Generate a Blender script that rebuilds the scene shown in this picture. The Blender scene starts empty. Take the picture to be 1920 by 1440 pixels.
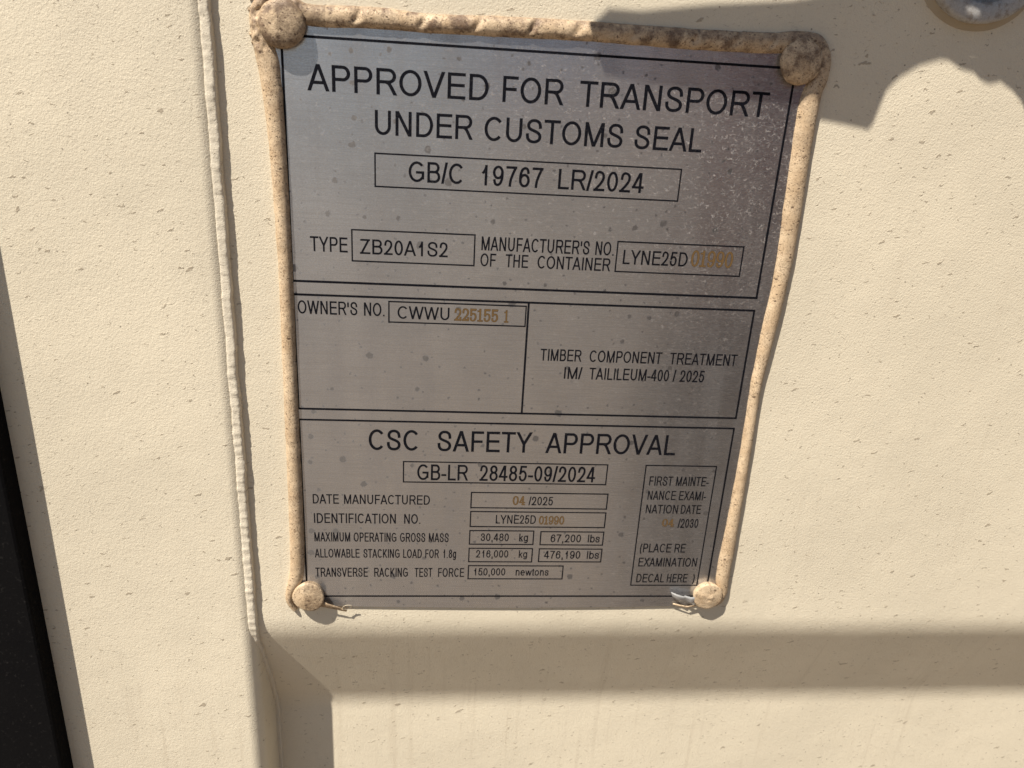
import bpy, bmesh, math, random
from mathutils import Vector, Matrix, noise
random.seed(7)
scn = bpy.context.scene
COL = scn.collection
ZB = 1.2                      # height above the ground of the plate's top border line
def P(x, y, z):               # millimetres measured on the plate -> metres in the world
    return Vector((x*.001, y*.001, ZB + z*.001))

# ------------------------------------------------------------------ camera
cam = bpy.data.cameras.new('camera'); cam_o = bpy.data.objects.new('camera', cam); COL.objects.link(cam_o)
R = [[0.99565, -0.055151, -0.075101], [0.025704, 0.937307, -0.347556], [0.089561, 0.344114, 0.934647]]
Cc = [-0.0429, 0.02589, -0.37514]
def cv(v): return Vector((v[0], v[2], -v[1]))
rx, dn, fw = cv(R[0]), cv(R[1]), cv(R[2])
m = Matrix(((rx[0], -dn[0], -fw[0], Cc[0]), (rx[1], -dn[1], -fw[1], Cc[2]), (rx[2], -dn[2], -fw[2], ZB - Cc[1]), (0, 0, 0, 1)))
cam_o.matrix_world = m
cam.sensor_width = 36; cam.lens = 1400/1920*36
cam.clip_start = .02; cam.clip_end = 2000
cam.dof.use_dof = True; cam.dof.focus_distance = .385; cam.dof.aperture_fstop = 13
scn.camera = cam_o

# ------------------------------------------------------------------ sky and sun
SUN = Vector((1.2, 1.0, -2.42)).normalized()      # direction the light travels
w = bpy.data.worlds.new('World'); scn.world = w; w.use_nodes = True
nt = w.node_tree; bg = nt.nodes['Background']
sk = nt.nodes.new('ShaderNodeTexSky'); sk.sky_type = 'NISHITA'; sk.sun_disc = False
sk.sun_elevation = math.asin(-SUN.z); sk.sun_rotation = math.atan2(-SUN.x, -SUN.y)
sk.air_density = 1.0; sk.dust_density = .4; sk.ozone_density = 1.0
nt.links.new(sk.outputs[0], bg.inputs[0]); bg.inputs[1].default_value = .042
sl = bpy.data.lights.new('sun', 'SUN'); sl.energy = 4.8; sl.angle = math.radians(.53); sl.color = (1, .93, .83)
so = bpy.data.objects.new('sun', sl); COL.objects.link(so); so.location = (-1.5, -2, 4)
so.rotation_euler = SUN.to_track_quat('-Z', 'Y').to_euler()
scn.view_settings.view_transform = 'Standard'; scn.view_settings.look = 'None'
scn.view_settings.exposure = .87; scn.view_settings.gamma = 1; scn.view_settings.use_curve_mapping = False

# ------------------------------------------------------------------ tables (millimetres on the plate, x right, z up)
TEXT=[
(-22.61,11.42,[('APPROVED',-109.36,-25.36),('FOR',-20.08,10.37),('TRANSPORT',16.26,109.45)]),
(-40.41,11.02,[('UNDER',-78.77,-31.96),('CUSTOMS',-27.88,40.63),('SEAL',44.86,79.24)]),
(-61.18,9.64,[('GB/C',-62.88,-35.85),('19767',-28.57,2.88),('LR/2024',9.35,52.60)]),
(-96.76,7.38,[('TYPE',-110.72,-92.61)]),
(-97.11,7.40,[('ZB20A1S2',-86.55,-43.13)]),
(-92.82,6.93,[("MANUFACTURER'S",-26.41,28.91),('NO.',31.12,41.05)]),
(-100.92,6.60,[('OF',-26.63,-18.33),('THE',-14.30,-2.02),('CONTAINER',2.00,40.12)]),
(-96.89,7.32,[('LYNE25D',46.21,80.07)]),
(-128.80,6.96,[("OWNER'S",-118.12,-87.83),('NO.',-85.40,-74.66)]),
(-129.79,6.72,[('CWWU',-68.01,-41.45)]),
(-150.24,6.57,[('TIMBER',7.28,29.88),('COMPONENT',33.41,73.70),('TREATMENT',77.24,115.14)]),
(-160.20,6.71,[('IM/',20.82,31.05),('TAILILEUM-400',34.08,78.93),('/',80.33,82.72),('2025',84.22,98.31)]),
(-204.59,12.41,[('CSC',-83.41,-55.42),('SAFETY',-46.94,6.95),('APPROVAL',13.07,87.95)]),
(-222.52,9.76,[('GB-LR',-56.96,-27.94),('28485-09/2024',-22.82,43.51)]),
(-238.17,5.97,[('DATE',-114.59,-99.92),('MANUFACTURED',-97.77,-49.59)]),
(-237.71,5.49,[('/2025',6.51,20.62)]),
(-250.59,6.29,[('IDENTIFICATION',-114.36,-68.27),('NO.',-64.35,-54.89)]),
(-249.95,5.61,[('LYNE25D',-11.70,11.55)]),
(-262.63,6.02,[('MAXIMUM',-114.55,-94.11),('OPERATING',-92.90,-67.94),('GROSS',-66.66,-51.46),('MASS',-50.21,-38.38)]),
(-261.70,5.18,[('30,480',-19.89,-3.22),('kg',2.21,7.72)]),
(-262.15,5.26,[('67,200',20.97,39.36),('lbs',42.83,50.28)]),
(-273.37,5.85,[('ALLOWABLE',-114.74,-88.99),('STACKING',-87.56,-66.08),('LOAD',-64.79,-53.30),('FOR',-52.04,-43.41),('1.8g',-41.73,-33.82)]),
(-272.84,5.01,[('216,000',-22.26,-2.94),('kg',2.67,7.92)]),
(-273.38,5.35,[('476,190',17.92,39.93),('lbs',43.27,50.88)]),
(-286.34,6.14,[('TRANSVERSE',-114.79,-84.41),('RACKING',-81.49,-61.22),('TEST',-58.11,-46.97),('FORCE',-44.38,-28.74)]),
(-285.24,5.07,[('150,000',-23.04,-4.05),('newtons',1.55,21.56)]),
(-224.04,5.98,[('FIRST',75.39,89.53),('MAINTE-',90.79,110.42)]),
(-233.28,5.89,[('NANCE',75.53,92.50),('EXAMI-',93.83,110.19)]),
(-242.24,5.79,[('NATION',75.53,94.97),('DATE',96.12,108.42)]),
(-251.74,6.12,[('/2030',95.92,108.20)]),
(-268.69,6.05,[('(PLACE',75.11,94.46),('RE',95.86,102.80)]),
(-278.55,6.13,[('EXAMINATION',75.34,111.27)]),
(-289.81,6.04,[('DECAL',75.34,92.92),('HERE',93.86,107.22),(')',109.72,111.56)]),
]
GOLD=[
('01990',81.89,104.01,-96.73,8.43),
('225155',-38.92,-16.20,-129.88,6.69),
('1',-13.08,-10.79,-129.96,6.58),
('04',-2.56,4.50,-237.67,5.72),
('01990',13.36,28.07,-250.24,5.50),
('04',86.39,93.54,-250.94,5.02),
]
BOX=[
(-78.82,70.74,-48.82,-64.14),
(-90.38,-29.82,-85.37,-100.78),
(42.77,108.74,-85.52,-100.85),
(-72.38,-1.93,-120.91,-131.72),
(-64.52,50.13,-211.29,-223.88),
(-26.31,52.13,-229.96,-239.73),
(-26.27,52.16,-242.24,-252.06),
(-26.31,10.82,-254.74,-263.83),
(15.05,52.21,-255.09,-263.93),
(-26.33,10.81,-266.61,-275.76),
(14.90,52.25,-266.69,-275.55),
(-26.28,29.95,-278.48,-287.56),
(72.33,113.52,-211.20,-291.90),
]


# ------------------------------------------------------------------ helpers
def link(name, me, mat, parent=None):
    o = bpy.data.objects.new(name, me); COL.objects.link(o)
    if mat: me.materials.append(mat)
    if parent: o.parent = parent; o.matrix_parent_inverse = Matrix.Translation(-parent_world(parent))
    return o
def parent_world(o):
    v = Vector(o.location)
    return v
def mesh(name, vs, fs, mat, parent=None, smooth=False):
    """vs in world metres; the mesh is stored relative to its own middle"""
    c = Vector((0, 0, 0))
    if parent is None:
        lo = [min(v[i] for v in vs) for i in range(3)]; hi = [max(v[i] for v in vs) for i in range(3)]
        c = Vector([(a+b)/2 for a, b in zip(lo, hi)])
    else:
        c = top_loc(parent)
    me = bpy.data.meshes.new(name)
    me.from_pydata([Vector(v)-c for v in vs], [], fs); me.validate(); me.update()
    if smooth: me.shade_smooth()
    o = bpy.data.objects.new(name, me); COL.objects.link(o)
    me.materials.append(mat)
    if parent is None: o.location = c
    else: o.parent = parent
    return o
def top_loc(o):
    v = Vector((0, 0, 0))
    while o: v += o.location; o = o.parent
    return v
def empty(name, loc, label, cat):
    o = bpy.data.objects.new(name, None); COL.objects.link(o); o.location = loc; o.empty_display_size = .02
    o['label'] = label; o['category'] = cat
    return o
def tri_fix(o):                                   # consistent outward normals
    b = bmesh.new(); b.from_mesh(o.data); bmesh.ops.recalc_face_normals(b, faces=b.faces); b.to_mesh(o.data); b.free()
    return o
def sstep(a, b, x):
    t = min(1, max(0, (x-a)/(b-a))); return t*t*(3-2*t)
def N3(x, y, z): return noise.noise(Vector((x, y, z)))

# ------------------------------------------------------------------ material node helper
class G:
    def __init__(s, name):
        s.m = bpy.data.materials.new(name); s.m.use_nodes = True; s.t = s.m.node_tree
        s.b = s.t.nodes['Principled BSDF']; s.out = s.t.nodes['Material Output']
    def n(s, k, **p):
        q = s.t.nodes.new(k)
        for a, v in p.items(): setattr(q, a, v)
        return q
    def put(s, sock, v):
        if isinstance(v, bpy.types.NodeSocket): s.t.links.new(v, sock)
        elif v is not None:
            sock.default_value = v
    def math(s, op, a, b=None, c=None, clamp=False):
        q = s.n('ShaderNodeMath', operation=op, use_clamp=clamp)
        s.put(q.inputs[0], a); s.put(q.inputs[1], b)
        if c is not None: s.put(q.inputs[2], c)
        return q.outputs[0]
    def vm(s, op, a, b=None, out=0):
        q = s.n('ShaderNodeVectorMath', operation=op); s.put(q.inputs[0], a); s.put(q.inputs[1], b)
        return q.outputs[out]
    def mm(s):                                    # world position in millimetres
        g = s.n('ShaderNodeNewGeometry')
        v = s.vm('SUBTRACT', g.outputs['Position'], (0, 0, ZB))
        return s.vm('MULTIPLY', v, (1000, 1000, 1000))
    def xz(s, v, kx=1, kz=1, ang=0):              # wall-plane coordinates as a 2D vector
        p = s.n('ShaderNodeSeparateXYZ'); s.put(p.inputs[0], v)
        c = s.n('ShaderNodeCombineXYZ')
        ca, sa = math.cos(ang), math.sin(ang)
        s.put(c.inputs[0], s.math('MULTIPLY', s.math('ADD', s.math('MULTIPLY', p.outputs[0], ca), s.math('MULTIPLY', p.outputs[2], sa)), kx))
        s.put(c.inputs[1], s.math('MULTIPLY', s.math('SUBTRACT', s.math('MULTIPLY', p.outputs[2], ca), s.math('MULTIPLY', p.outputs[0], sa)), kz))
        return c.outputs[0]
    def noise(s, v, scale, detail=3, rough=.55, dist=0, out='Fac'):
        q = s.n('ShaderNodeTexNoise'); s.put(q.inputs['Vector'], v)
        q.inputs['Scale'].default_value = scale; q.inputs['Detail'].default_value = detail
        q.inputs['Roughness'].default_value = rough; q.inputs['Distortion'].default_value = dist
        return q.outputs[out]
    def voro(s, v, rnd=1.0):                      # 2D cells of size 1: distance vector from the cell point, random colour
        q = s.n('ShaderNodeTexVoronoi', voronoi_dimensions='2D'); s.put(q.inputs['Vector'], v)
        q.inputs['Scale'].default_value = 1; q.inputs['Randomness'].default_value = rnd
        c = s.n('ShaderNodeSeparateColor'); s.put(c.inputs[0], q.outputs['Color'])
        return s.vm('SUBTRACT', v, q.outputs['Position']), q.outputs['Distance'], c.outputs
    def ss(s, x, a, b):                           # smoothstep a->b (a may exceed b)
        q = s.n('ShaderNodeMapRange', interpolation_type='SMOOTHSTEP'); s.put(q.inputs[0], x)
        if a < b: s.put(q.inputs[1], a); s.put(q.inputs[2], b); q.inputs[3].default_value = 0; q.inputs[4].default_value = 1
        else: s.put(q.inputs[1], b); s.put(q.inputs[2], a); q.inputs[3].default_value = 1; q.inputs[4].default_value = 0
        return q.outputs[0]
    def mix(s, f, a, b):
        q = s.n('ShaderNodeMix', data_type='RGBA'); s.put(q.inputs[0], f)
        s.put(q.inputs[6], a if not isinstance(a, tuple) else (*a, 1)); s.put(q.inputs[7], b if not isinstance(b, tuple) else (*b, 1))
        return q.outputs[2]
    def bump(s, h, strength=1, prev=None):        # h in millimetres
        q = s.n('ShaderNodeBump'); q.inputs['Strength'].default_value = strength; q.inputs['Distance'].default_value = .001
        s.put(q.inputs['Height'], h)
        if prev is not None: s.put(q.inputs['Normal'], prev)
        return q.outputs[0]
    def set(s, **k):
        for a, v in k.items():
            s.put(s.b.inputs[a.replace('_', ' ')], (*v, 1) if isinstance(v, tuple) and len(v) == 3 else v)
        return s.m
    def crescent(s, v, cell, prob, rad, wid, ang=0, stretch=1.0, up=False):
        """small curved sags: ring arcs in a random subset of the cells"""
        q = s.xz(v, 1/cell, stretch/cell, ang)
        d, dist, rc = s.voro(q)
        sp = s.n('ShaderNodeSeparateXYZ'); s.put(sp.inputs[0], d)
        r = s.math('MULTIPLY_ADD', rc[1], rad, rad*.5)
        ring = s.ss(s.math('ABSOLUTE', s.math('SUBTRACT', dist, r)), wid, wid*.25)
        half = s.ss(sp.outputs[1], -.02, -.16) if not up else s.ss(sp.outputs[1], .02, .16)
        return s.math('MULTIPLY', s.math('MULTIPLY', ring, half), s.ss(rc[0], prob, prob*.9))

# ------------------------------------------------------------------ materials
def paint(name, base, dirt=(.33, .26, .18)):
    g = G(name); v = g.mm()
    w_ = g.vm('ADD', v, g.vm('MULTIPLY', g.vm('SUBTRACT', g.noise(v, .30, 3, .6, out='Color'), (.5, .5, .5)), (4.5, 4.5, 4.5)))
    peel = g.noise(v, .78, 4, .65)
    fine = g.noise(v, 1.35, 3, .6)
    broad = g.noise(v, .035, 3, .5)
    sag = g.crescent(w_, 5.0, .30, .15, .06, .25, 1.7)
    sag2 = g.crescent(w_, 9.0, .26, .10, .05, -.35, 2.4)
    sag3 = g.crescent(w_, 3.1, .50, .15, .08, .6, 1.7)
    # larger slanted chips of many sizes
    def chips(cell, ang, st, prob, rmin, rvar):
        d, dist, rc = g.voro(g.xz(w_, 1/cell, st/cell, ang))
        r = g.math('MULTIPLY_ADD', g.math('POWER', rc[1], 3.0), rvar, rmin)
        return g.math('MULTIPLY', g.ss(g.math('SUBTRACT', dist, r), .012, -.012), g.ss(rc[0], prob, prob*.95))
    chip = g.math('ADD', chips(15, .22, 3.6, .34, .035, .085), g.math('ADD', chips(8.5, -.2, 3.6, .30, .040, .070), chips(33, .4, 3.0, .42, .022, .05)), clamp=True)
    big = g.noise(v, .010, 3, .55)
    patch = g.ss(g.noise(v, .022, 3, .55), .40, .60)
    dens = g.math('MULTIPLY_ADD', patch, .8, .2)
    sg = g.math('MULTIPLY', g.math('ADD', sag, g.math('ADD', sag2, g.math('MULTIPLY', sag3, .6))), dens)
    h = g.math('ADD', g.math('MULTIPLY', peel, .21), g.math('MULTIPLY', fine, .16))
    h = g.math('ADD', h, g.math('MULTIPLY', sg, .10))
    h = g.math('ADD', h, g.math('MULTIPLY', chip, .10))
    h = g.math('ADD', h, g.math('MULTIPLY', broad, .5))
    c = g.mix(g.ss(big, .3, .7), tuple(x*.945 for x in base), tuple(min(1, x*1.035) for x in base))
    c = g.mix(g.math('MULTIPLY', g.ss(g.noise(v, 1.6, 2, .6), .35, .70), .10), c, dirt)
    c = g.mix(g.math('MULTIPLY', sg, .42), c, dirt)  # sags coloured darker too, for the grazing-sun shade at their lips
    c = g.mix(g.math('MULTIPLY', chip, .62), c, tuple(x*.75 for x in dirt))  # raised flecks darkened likewise, their shade put into the colour
    d2, dist2, rc2 = g.voro(g.xz(v, 1/19, 1/19, 1))
    dot = g.math('MULTIPLY', g.ss(dist2, .028, .014), g.ss(rc2[0], .40, .38))
    c = g.mix(g.math('MULTIPLY', dot, .7), c, (.12, .09, .065))
    # faint run-off streaks down the sheet
    st = g.ss(g.noise(g.xz(v, .16, .006), 1, 3, .6), .55, .75)
    low = g.n('ShaderNodeSeparateXYZ'); g.put(low.inputs[0], v)
    c = g.mix(g.math('MULTIPLY', st, g.math('MULTIPLY_ADD', g.ss(low.outputs[2], -310, -345), .11, .07)), c, dirt)
    return g.set(Base_Color=c, Roughness=.62, Specular_IOR_Level=.25, Normal=g.bump(h, 1))
M_WELD = paint('cream paint on the weld', (.60, .54, .43))  # same cream paint darkened, to offset the sun-facing crest
M_PAINT = paint('cream paint', (.660, .592, .458))

def sealant():
    g = G('tan sealant'); v = g.mm()
    w_ = g.vm('ADD', v, g.vm('MULTIPLY', g.vm('SUBTRACT', g.noise(v, .8, 2, out='Color'), (.5, .5, .5)), (1.8, 1.8, 1.8)))
    c = g.mix(g.ss(g.noise(v, .10, 3), .3, .7), (.49, .36, .225), (.58, .45, .30))
    sp = g.n('ShaderNodeSeparateXYZ'); g.put(sp.inputs[0], v)
    topm = g.ss(sp.outputs[2], -30, 3)             # road dirt: more along the top run of the frame
    s1 = g.ss(g.noise(w_, .75, 3, .7), .53, .63)
    s2 = g.ss(g.noise(w_, 1.5, 2, .65), .54, .64)
    patch = g.ss(g.noise(v, .13, 3, .6), .38, .62)
    gr = g.math('MULTIPLY', g.ss(g.noise(v, .14, 5, .7), .44, .66), g.math('MULTIPLY_ADD', topm, .80, .22))
    c = g.mix(gr, c, (.17, .115, .075))
    c = g.mix(g.math('MULTIPLY', s1, g.math('MULTIPLY_ADD', patch, .35, .14)), c, (.24, .145, .08))
    c = g.mix(g.math('MULTIPLY', s2, g.math('MULTIPLY_ADD', patch, .40, .20)), c, (.12, .07, .04))
    upper = g.math('MULTIPLY', g.ss(sp.outputs[2], 9.5, 14), g.ss(g.noise(v, .35, 4, .65), .28, .55))
    c = g.mix(g.math('MULTIPLY', upper, .55), c, (.17, .12, .09))
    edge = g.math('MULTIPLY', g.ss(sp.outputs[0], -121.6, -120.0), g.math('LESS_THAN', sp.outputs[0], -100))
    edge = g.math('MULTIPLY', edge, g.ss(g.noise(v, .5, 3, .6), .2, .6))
    c = g.mix(g.math('MULTIPLY', edge, .55), c, (.12, .08, .05))  # left run's inner flank painted darker, standing in for its shading
    def pits(cell, ang, prob, r):
        d, dist, rc = g.voro(g.xz(w_, 1/cell, 1.5/cell, ang))
        rr = g.math('MULTIPLY_ADD', rc[1], r, r*.3)
        return g.math('MULTIPLY', g.ss(g.math('SUBTRACT', dist, rr), .03, -.05), g.ss(rc[0], prob, prob*.95))
    pit = g.math('ADD', g.math('ADD', pits(2.4, .3, .40, .15), g.math('MULTIPLY', pits(1.45, .9, .48, .17), .8)), pits(6.5, -.4, .30, .11), clamp=True)
    c = g.mix(g.math('MULTIPLY', pit, .8), c, (.085, .05, .03))
    h = g.math('ADD', g.math('MULTIPLY', g.noise(v, .5, 5, .7), .5), g.math('MULTIPLY', s2, -.10))
    h = g.math('ADD', h, g.math('MULTIPLY', pit, -.28))
    return g.set(Base_Color=c, Roughness=.55, Specular_IOR_Level=.3, Normal=g.bump(h, .62))
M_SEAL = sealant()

def steel():
    g = G('brushed steel'); v = g.mm()
    sp = g.n('ShaderNodeSeparateXYZ'); g.put(sp.inputs[0], v)
    br = g.noise(g.xz(v, .05, 6.0), 1, 3, .6)
    cl = g.noise(v, .018, 4, .6)
    w_ = g.vm('ADD', v, g.vm('MULTIPLY', g.vm('SUBTRACT', g.noise(v, .4, 3, out='Color'), (.5, .5, .5)), (5, 5, 5)))
    # dust film, heavier to the right where the drips dried
    right = g.ss(g.math('ADD', sp.outputs[0], g.math('MULTIPLY', g.math('SUBTRACT', cl, .5), 150)), -70, 90)
    topd = g.ss(sp.outputs[2], -190, -30)
    dens = g.math('MULTIPLY_ADD', right, .45, .55)
    dens = g.math('MULTIPLY', dens, g.math('MULTIPLY_ADD', topd, .55, .45))
    c1 = g.crescent(w_, 2.7, .60, .20, .10, .1, 1.1)
    c2 = g.crescent(w_, 4.4, .55, .20, .07, -.3, 1.1)
    c3 = g.crescent(w_, 7.0, .45, .17, .035, .5, .9)
    c4 = g.crescent(w_, 1.7, .65, .22, .14, .9, 1.1)
    mk = g.math('ADD', g.math('ADD', g.math('MULTIPLY', c1, .7), g.math('MULTIPLY', c2, .8)), g.math('ADD', g.math('MULTIPLY', c3, .8), g.math('MULTIPLY', c4, .6)), clamp=True)
    fuzz = g.ss(g.noise(w_, .9, 4, .75), .46, .66)
    mk = g.math('MULTIPLY', g.math('ADD', mk, g.math('MULTIPLY', fuzz, .40)), dens, clamp=True)
    # oxidised drip spots
    ws = g.vm('ADD', v, g.vm('MULTIPLY', g.vm('SUBTRACT', g.noise(v, .55, 3, .6, out='Color'), (.5, .5, .5)), (2.4, 2.4, 2.4)))
    d, dist, rc = g.voro(g.xz(ws, 1/15, 1/15))
    rr = g.math('MULTIPLY_ADD', g.math('POWER', rc[1], 2.5), .10, .025)
    spot = g.math('MULTIPLY', g.ss(g.math('SUBTRACT', dist, rr), .03, -.02), g.ss(rc[0], .62, .58))
    dB, distB, rcB = g.voro(g.xz(ws, 1/8, 1/8, .7))
    spotb = g.math('MULTIPLY', g.ss(distB, .10, .05), g.ss(rcB[0], .4, .37))
    spot = g.math('ADD', spot, g.math('MULTIPLY', spotb, .8), clamp=True)
    smear = g.ss(g.noise(g.xz(v, .055, .007, .03), 1, 4, .6), .42, .66)
    grain = g.noise(v, 1.4, 3, .7)
    film = g.math('MULTIPLY_ADD', g.noise(v, .05, 4, .6), .22, g.math('MULTIPLY_ADD', grain, .9, g.math('MULTIPLY_ADD', smear, .14, -.40)))
    metal = g.mix(g.ss(cl, .3, .7), (.505, .525, .565), (.60, .615, .65))
    metal = g.mix(g.math('MULTIPLY', smear, .20), metal, (.30, .27, .27))
    metal = g.mix(g.math('MULTIPLY', spot, .8), metal, (.13, .115, .10))
    metal = g.mix(g.math('MULTIPLY', g.ss(grain, .42, .62), .18), metal, (.20, .19, .185))
    metal = g.mix(g.math('MULTIPLY', g.ss(g.noise(g.xz(v, .03, .9), 1, 4, .65), .45, .65), .14), metal, (.24, .22, .21))
    metal = g.mix(g.math('MULTIPLY', g.ss(br, .35, .7), .16), metal, (.22, .21, .205))
    rough = g.math('MULTIPLY_ADD', br, .12, .22)
    rough = g.math('MULTIPLY_ADD', spot, .2, rough)
    nb = g.bump(g.math('ADD', g.math('MULTIPLY', br, .006), g.math('MULTIPLY', mk, .02)), 1)
    g.set(Base_Color=metal, Metallic=1.0, Roughness=rough, Normal=nb)
    g.b.inputs['Anisotropic'].default_value = .7
    tg = g.n('ShaderNodeCombineXYZ'); tg.inputs[2].default_value = 1
    g.put(g.b.inputs['Tangent'], tg.outputs[0])
    dust = g.n('ShaderNodeBsdfDiffuse'); 
    dc = g.mix(g.math('MULTIPLY', spot, .6), (.20, .192, .19), (.09, .082, .076)); g.put(dust.inputs['Color'], g.mix(mk, dc, (.50, .465, .435)))
    g.put(dust.inputs['Normal'], nb)
    mx = g.n('ShaderNodeMixShader')
    fac = g.math('MAXIMUM', film, g.math('MULTIPLY', mk, .52), clamp=True)
    g.put(mx.inputs[0], fac); g.t.links.new(g.b.outputs[0], mx.inputs[1]); g.t.links.new(dust.outputs[0], mx.inputs[2])
    g.t.links.new(mx.outputs[0], g.out.inputs[0])
    return g.m
M_STEEL = steel()

def ink(name, base, wear, rough=.5):
    g = G(name); v = g.mm()
    f = g.ss(g.noise(v, 1.1, 4, .75), .53, .68)
    return g.set(Base_Color=g.mix(g.math('MULTIPLY', f, .55), base, wear), Roughness=rough, Specular_IOR_Level=.08)
M_INK = ink('black etched fill', (.0045, .005, .008), (.05, .045, .045))
M_GOLD = ink('stamped ochre digits', (.135, .083, .036), (.06, .04, .02), .45)
M_GOLDE = ink('stamped digit edge', (.045, .027, .013), (.03, .02, .012), .5)

def rubber():
    g = G('black rubber'); v = g.mm()
    f = g.ss(g.noise(v, .4, 4, .75), .57, .72)
    big = g.noise(v, .03, 3)
    c = g.mix(g.math('MULTIPLY', f, .25), g.mix(big, (.003, .003, .0035), (.006, .0055, .0055)), (.06, .055, .05))
    return g.set(Base_Color=c, Roughness=.85, Specular_IOR_Level=.06, Normal=g.bump(g.math('MULTIPLY', g.noise(v, .6, 4), .15), 1))
M_RUB = rubber()

def galv():
    g = G('galvanized steel'); v = g.mm()
    q = g.n('ShaderNodeTexVoronoi'); g.put(q.inputs['Vector'], g.vm('MULTIPLY', v, (.35, .35, .35)))
    c = g.mix(q.outputs['Color'], (.34, .33, .315), (.44, .43, .41))
    c = g.mix(g.math('MULTIPLY', g.ss(g.noise(v, .25, 4, .7), .46, .66), .75), c, (.22, .185, .15))
    return g.set(Base_Color=c, Metallic=.1, Roughness=.7, Normal=g.bump(g.math('MULTIPLY', g.noise(v, .6, 4), .25), 1))
M_GALV = galv()

def simple(name, c, rough=.6, **k):
    g = G(name); v = g.mm()
    f = g.noise(v, .05, 4, .6)
    return g.set(Base_Color=g.mix(f, tuple(x*.8 for x in c), tuple(min(1, x*1.15) for x in c)), Roughness=rough, **k)
M_FILM = simple('torn clear film', (.52, .52, .51), .25, Transmission_Weight=.35)
M_SKIRT = simple('stained sealant', (.38, .32, .23), .6)
def ground_mat():
    g = G('dusty ground'); v = g.mm()
    c = g.mix(g.noise(v, .0006, 5, .6), (.155, .113, .075), (.20, .148, .098))
    c = g.mix(g.ss(g.noise(v, .03, 4, .7), .4, .7), c, (.10, .08, .06))
    return g.set(Base_Color=c, Roughness=.9)
M_GROUND = ground_mat()

# ------------------------------------------------------------------ ground
gv = [(-60, -60, 0), (60, -60, 0), (60, 60, 0), (-60, 60, 0)]
g_ = mesh('ground', gv, [(0, 1, 2, 3)], M_GROUND); g_['kind'] = 'structure'

# ------------------------------------------------------------------ container wall, post, weld, gasket
cont = empty('shipping_container', P(100, 1.2, -1150), 'cream painted shipping container wall with a welded corner post behind the plate', 'container')
PANEL = 1.2; POST = -3.2; DEPTH = 31.0
Z1, Z2 = -325.0, -406.0
def panel_y(z):
    """depth of the pressed panel at height z, bends rounded"""
    def soft(x, a, r):       # smooth max(0, x-a)
        t = x-a
        if t < -r: return 0
        if t > r: return t
        return (t+r)**2/(4*r)
    sl = DEPTH/(Z1-Z2)
    return PANEL + sl*(soft(-z, -Z1, 9) - soft(-z, -Z2, 9))
zs = [420, 200, 60, 0, -100, -200, -300] + [-306-2*i for i in range(65)] + [-440, -470, -520, -600, -800, -1150]
xs = [-152, -140, -100, 0, 100, 250, 420, 700]
vs = []; fs = []
for z in zs:
    for x in xs: vs.append(P(x, panel_y(z), z))
nx = len(xs)
for i in range(len(zs)-1):
    for j in range(nx-1): fs.append((i*nx+j, (i+1)*nx+j, (i+1)*nx+j+1, i*nx+j+1))
mesh('wall_panel', vs, fs, M_PAINT, cont, True)
# post: flat face, rolled right edge, flank running back into the recess
RE = 8.5; prof = [(-420, POST), (-300, POST), (-230, POST), (-190, POST), (-170, POST)]
xe = -150.6
for k in range(13):
    a = k/12*math.pi/2; prof.append((xe-RE+RE*math.sin(a), POST+RE-RE*math.cos(a)))
prof += [(xe+.15, 10), (xe+.3, 30), (xe+.3, 70)]
vs = []; fs = []
zp = [420, 250, 100, 0, -100, -200, -300, -400, -500, -700, -1150]
for z in zp:
    for x, y in prof: vs.append(P(x, y, z))
n = len(prof)
for i in range(len(zp)-1):
    for j in range(n-1): fs.append((i*n+j, (i+1)*n+j, (i+1)*n+j+1, i*n+j+1))
mesh('corner_post', vs, fs, M_PAINT, cont, True)
# weld bead: a rippled fillet that follows the panel down into the recess
vs = []; fs = []; z = 120.0; rings = 0; K = 18
rr = random.Random(3); ph = 0
while z > -560:
    py = panel_y(z); low = sstep(-325, -385, z)
    ph += rr.uniform(.8, 1.25)*.62
    rip = .5+.5*math.sin(ph + 1.5*N3(0, 0, z*.05))
    rip = rip**1.6
    act = (1-.75*low)*(.45 + .55*sstep(-.2, .5, N3(5, 1, z*.02)))
    cx = -152.3 + .55*N3(1, 0, z*.04) + .22*N3(2, 0, z*.2) + 2.6*low
    a = 3.0 - .9*low + .30*N3(3, 0, z*.1) + .10*rip*act; ar = a*.9
    b = 3.0 - .6*low + .50*N3(4, 0, z*.06) + .22*N3(9, 0, z*.3) + .24*(rip-.4)*act*sstep(-150, -260, z) + .06*(rip-.4)
    cy = py - .5
    for k in range(K):
        t = math.pi*(k/(K-1)) 
        lump = 1 + .05*N3(k*.4, 7, z*.3) + .02*N3(k*.9, 3, z*.9)
        lean = .9*math.sin(t)*act*.4
        ct = math.cos(t); ex = .5
        vs.append(P(cx - (a if ct > 0 else ar)*math.copysign(abs(ct)**ex, ct)*lump + .3*lean, cy + 1.2 - (b+1.2)*max(0, math.sin(t))**ex*lump, z + .5*N3(k*.2, 9, z*.2)))
    rings += 1; z -= .55
for i in range(rings-1):
    for k in range(K-1): fs.append((i*K+k, (i+1)*K+k, (i+1)*K+k+1, i*K+k+1))
mesh('weld_bead', vs, fs, M_WELD, cont, True)
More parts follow.
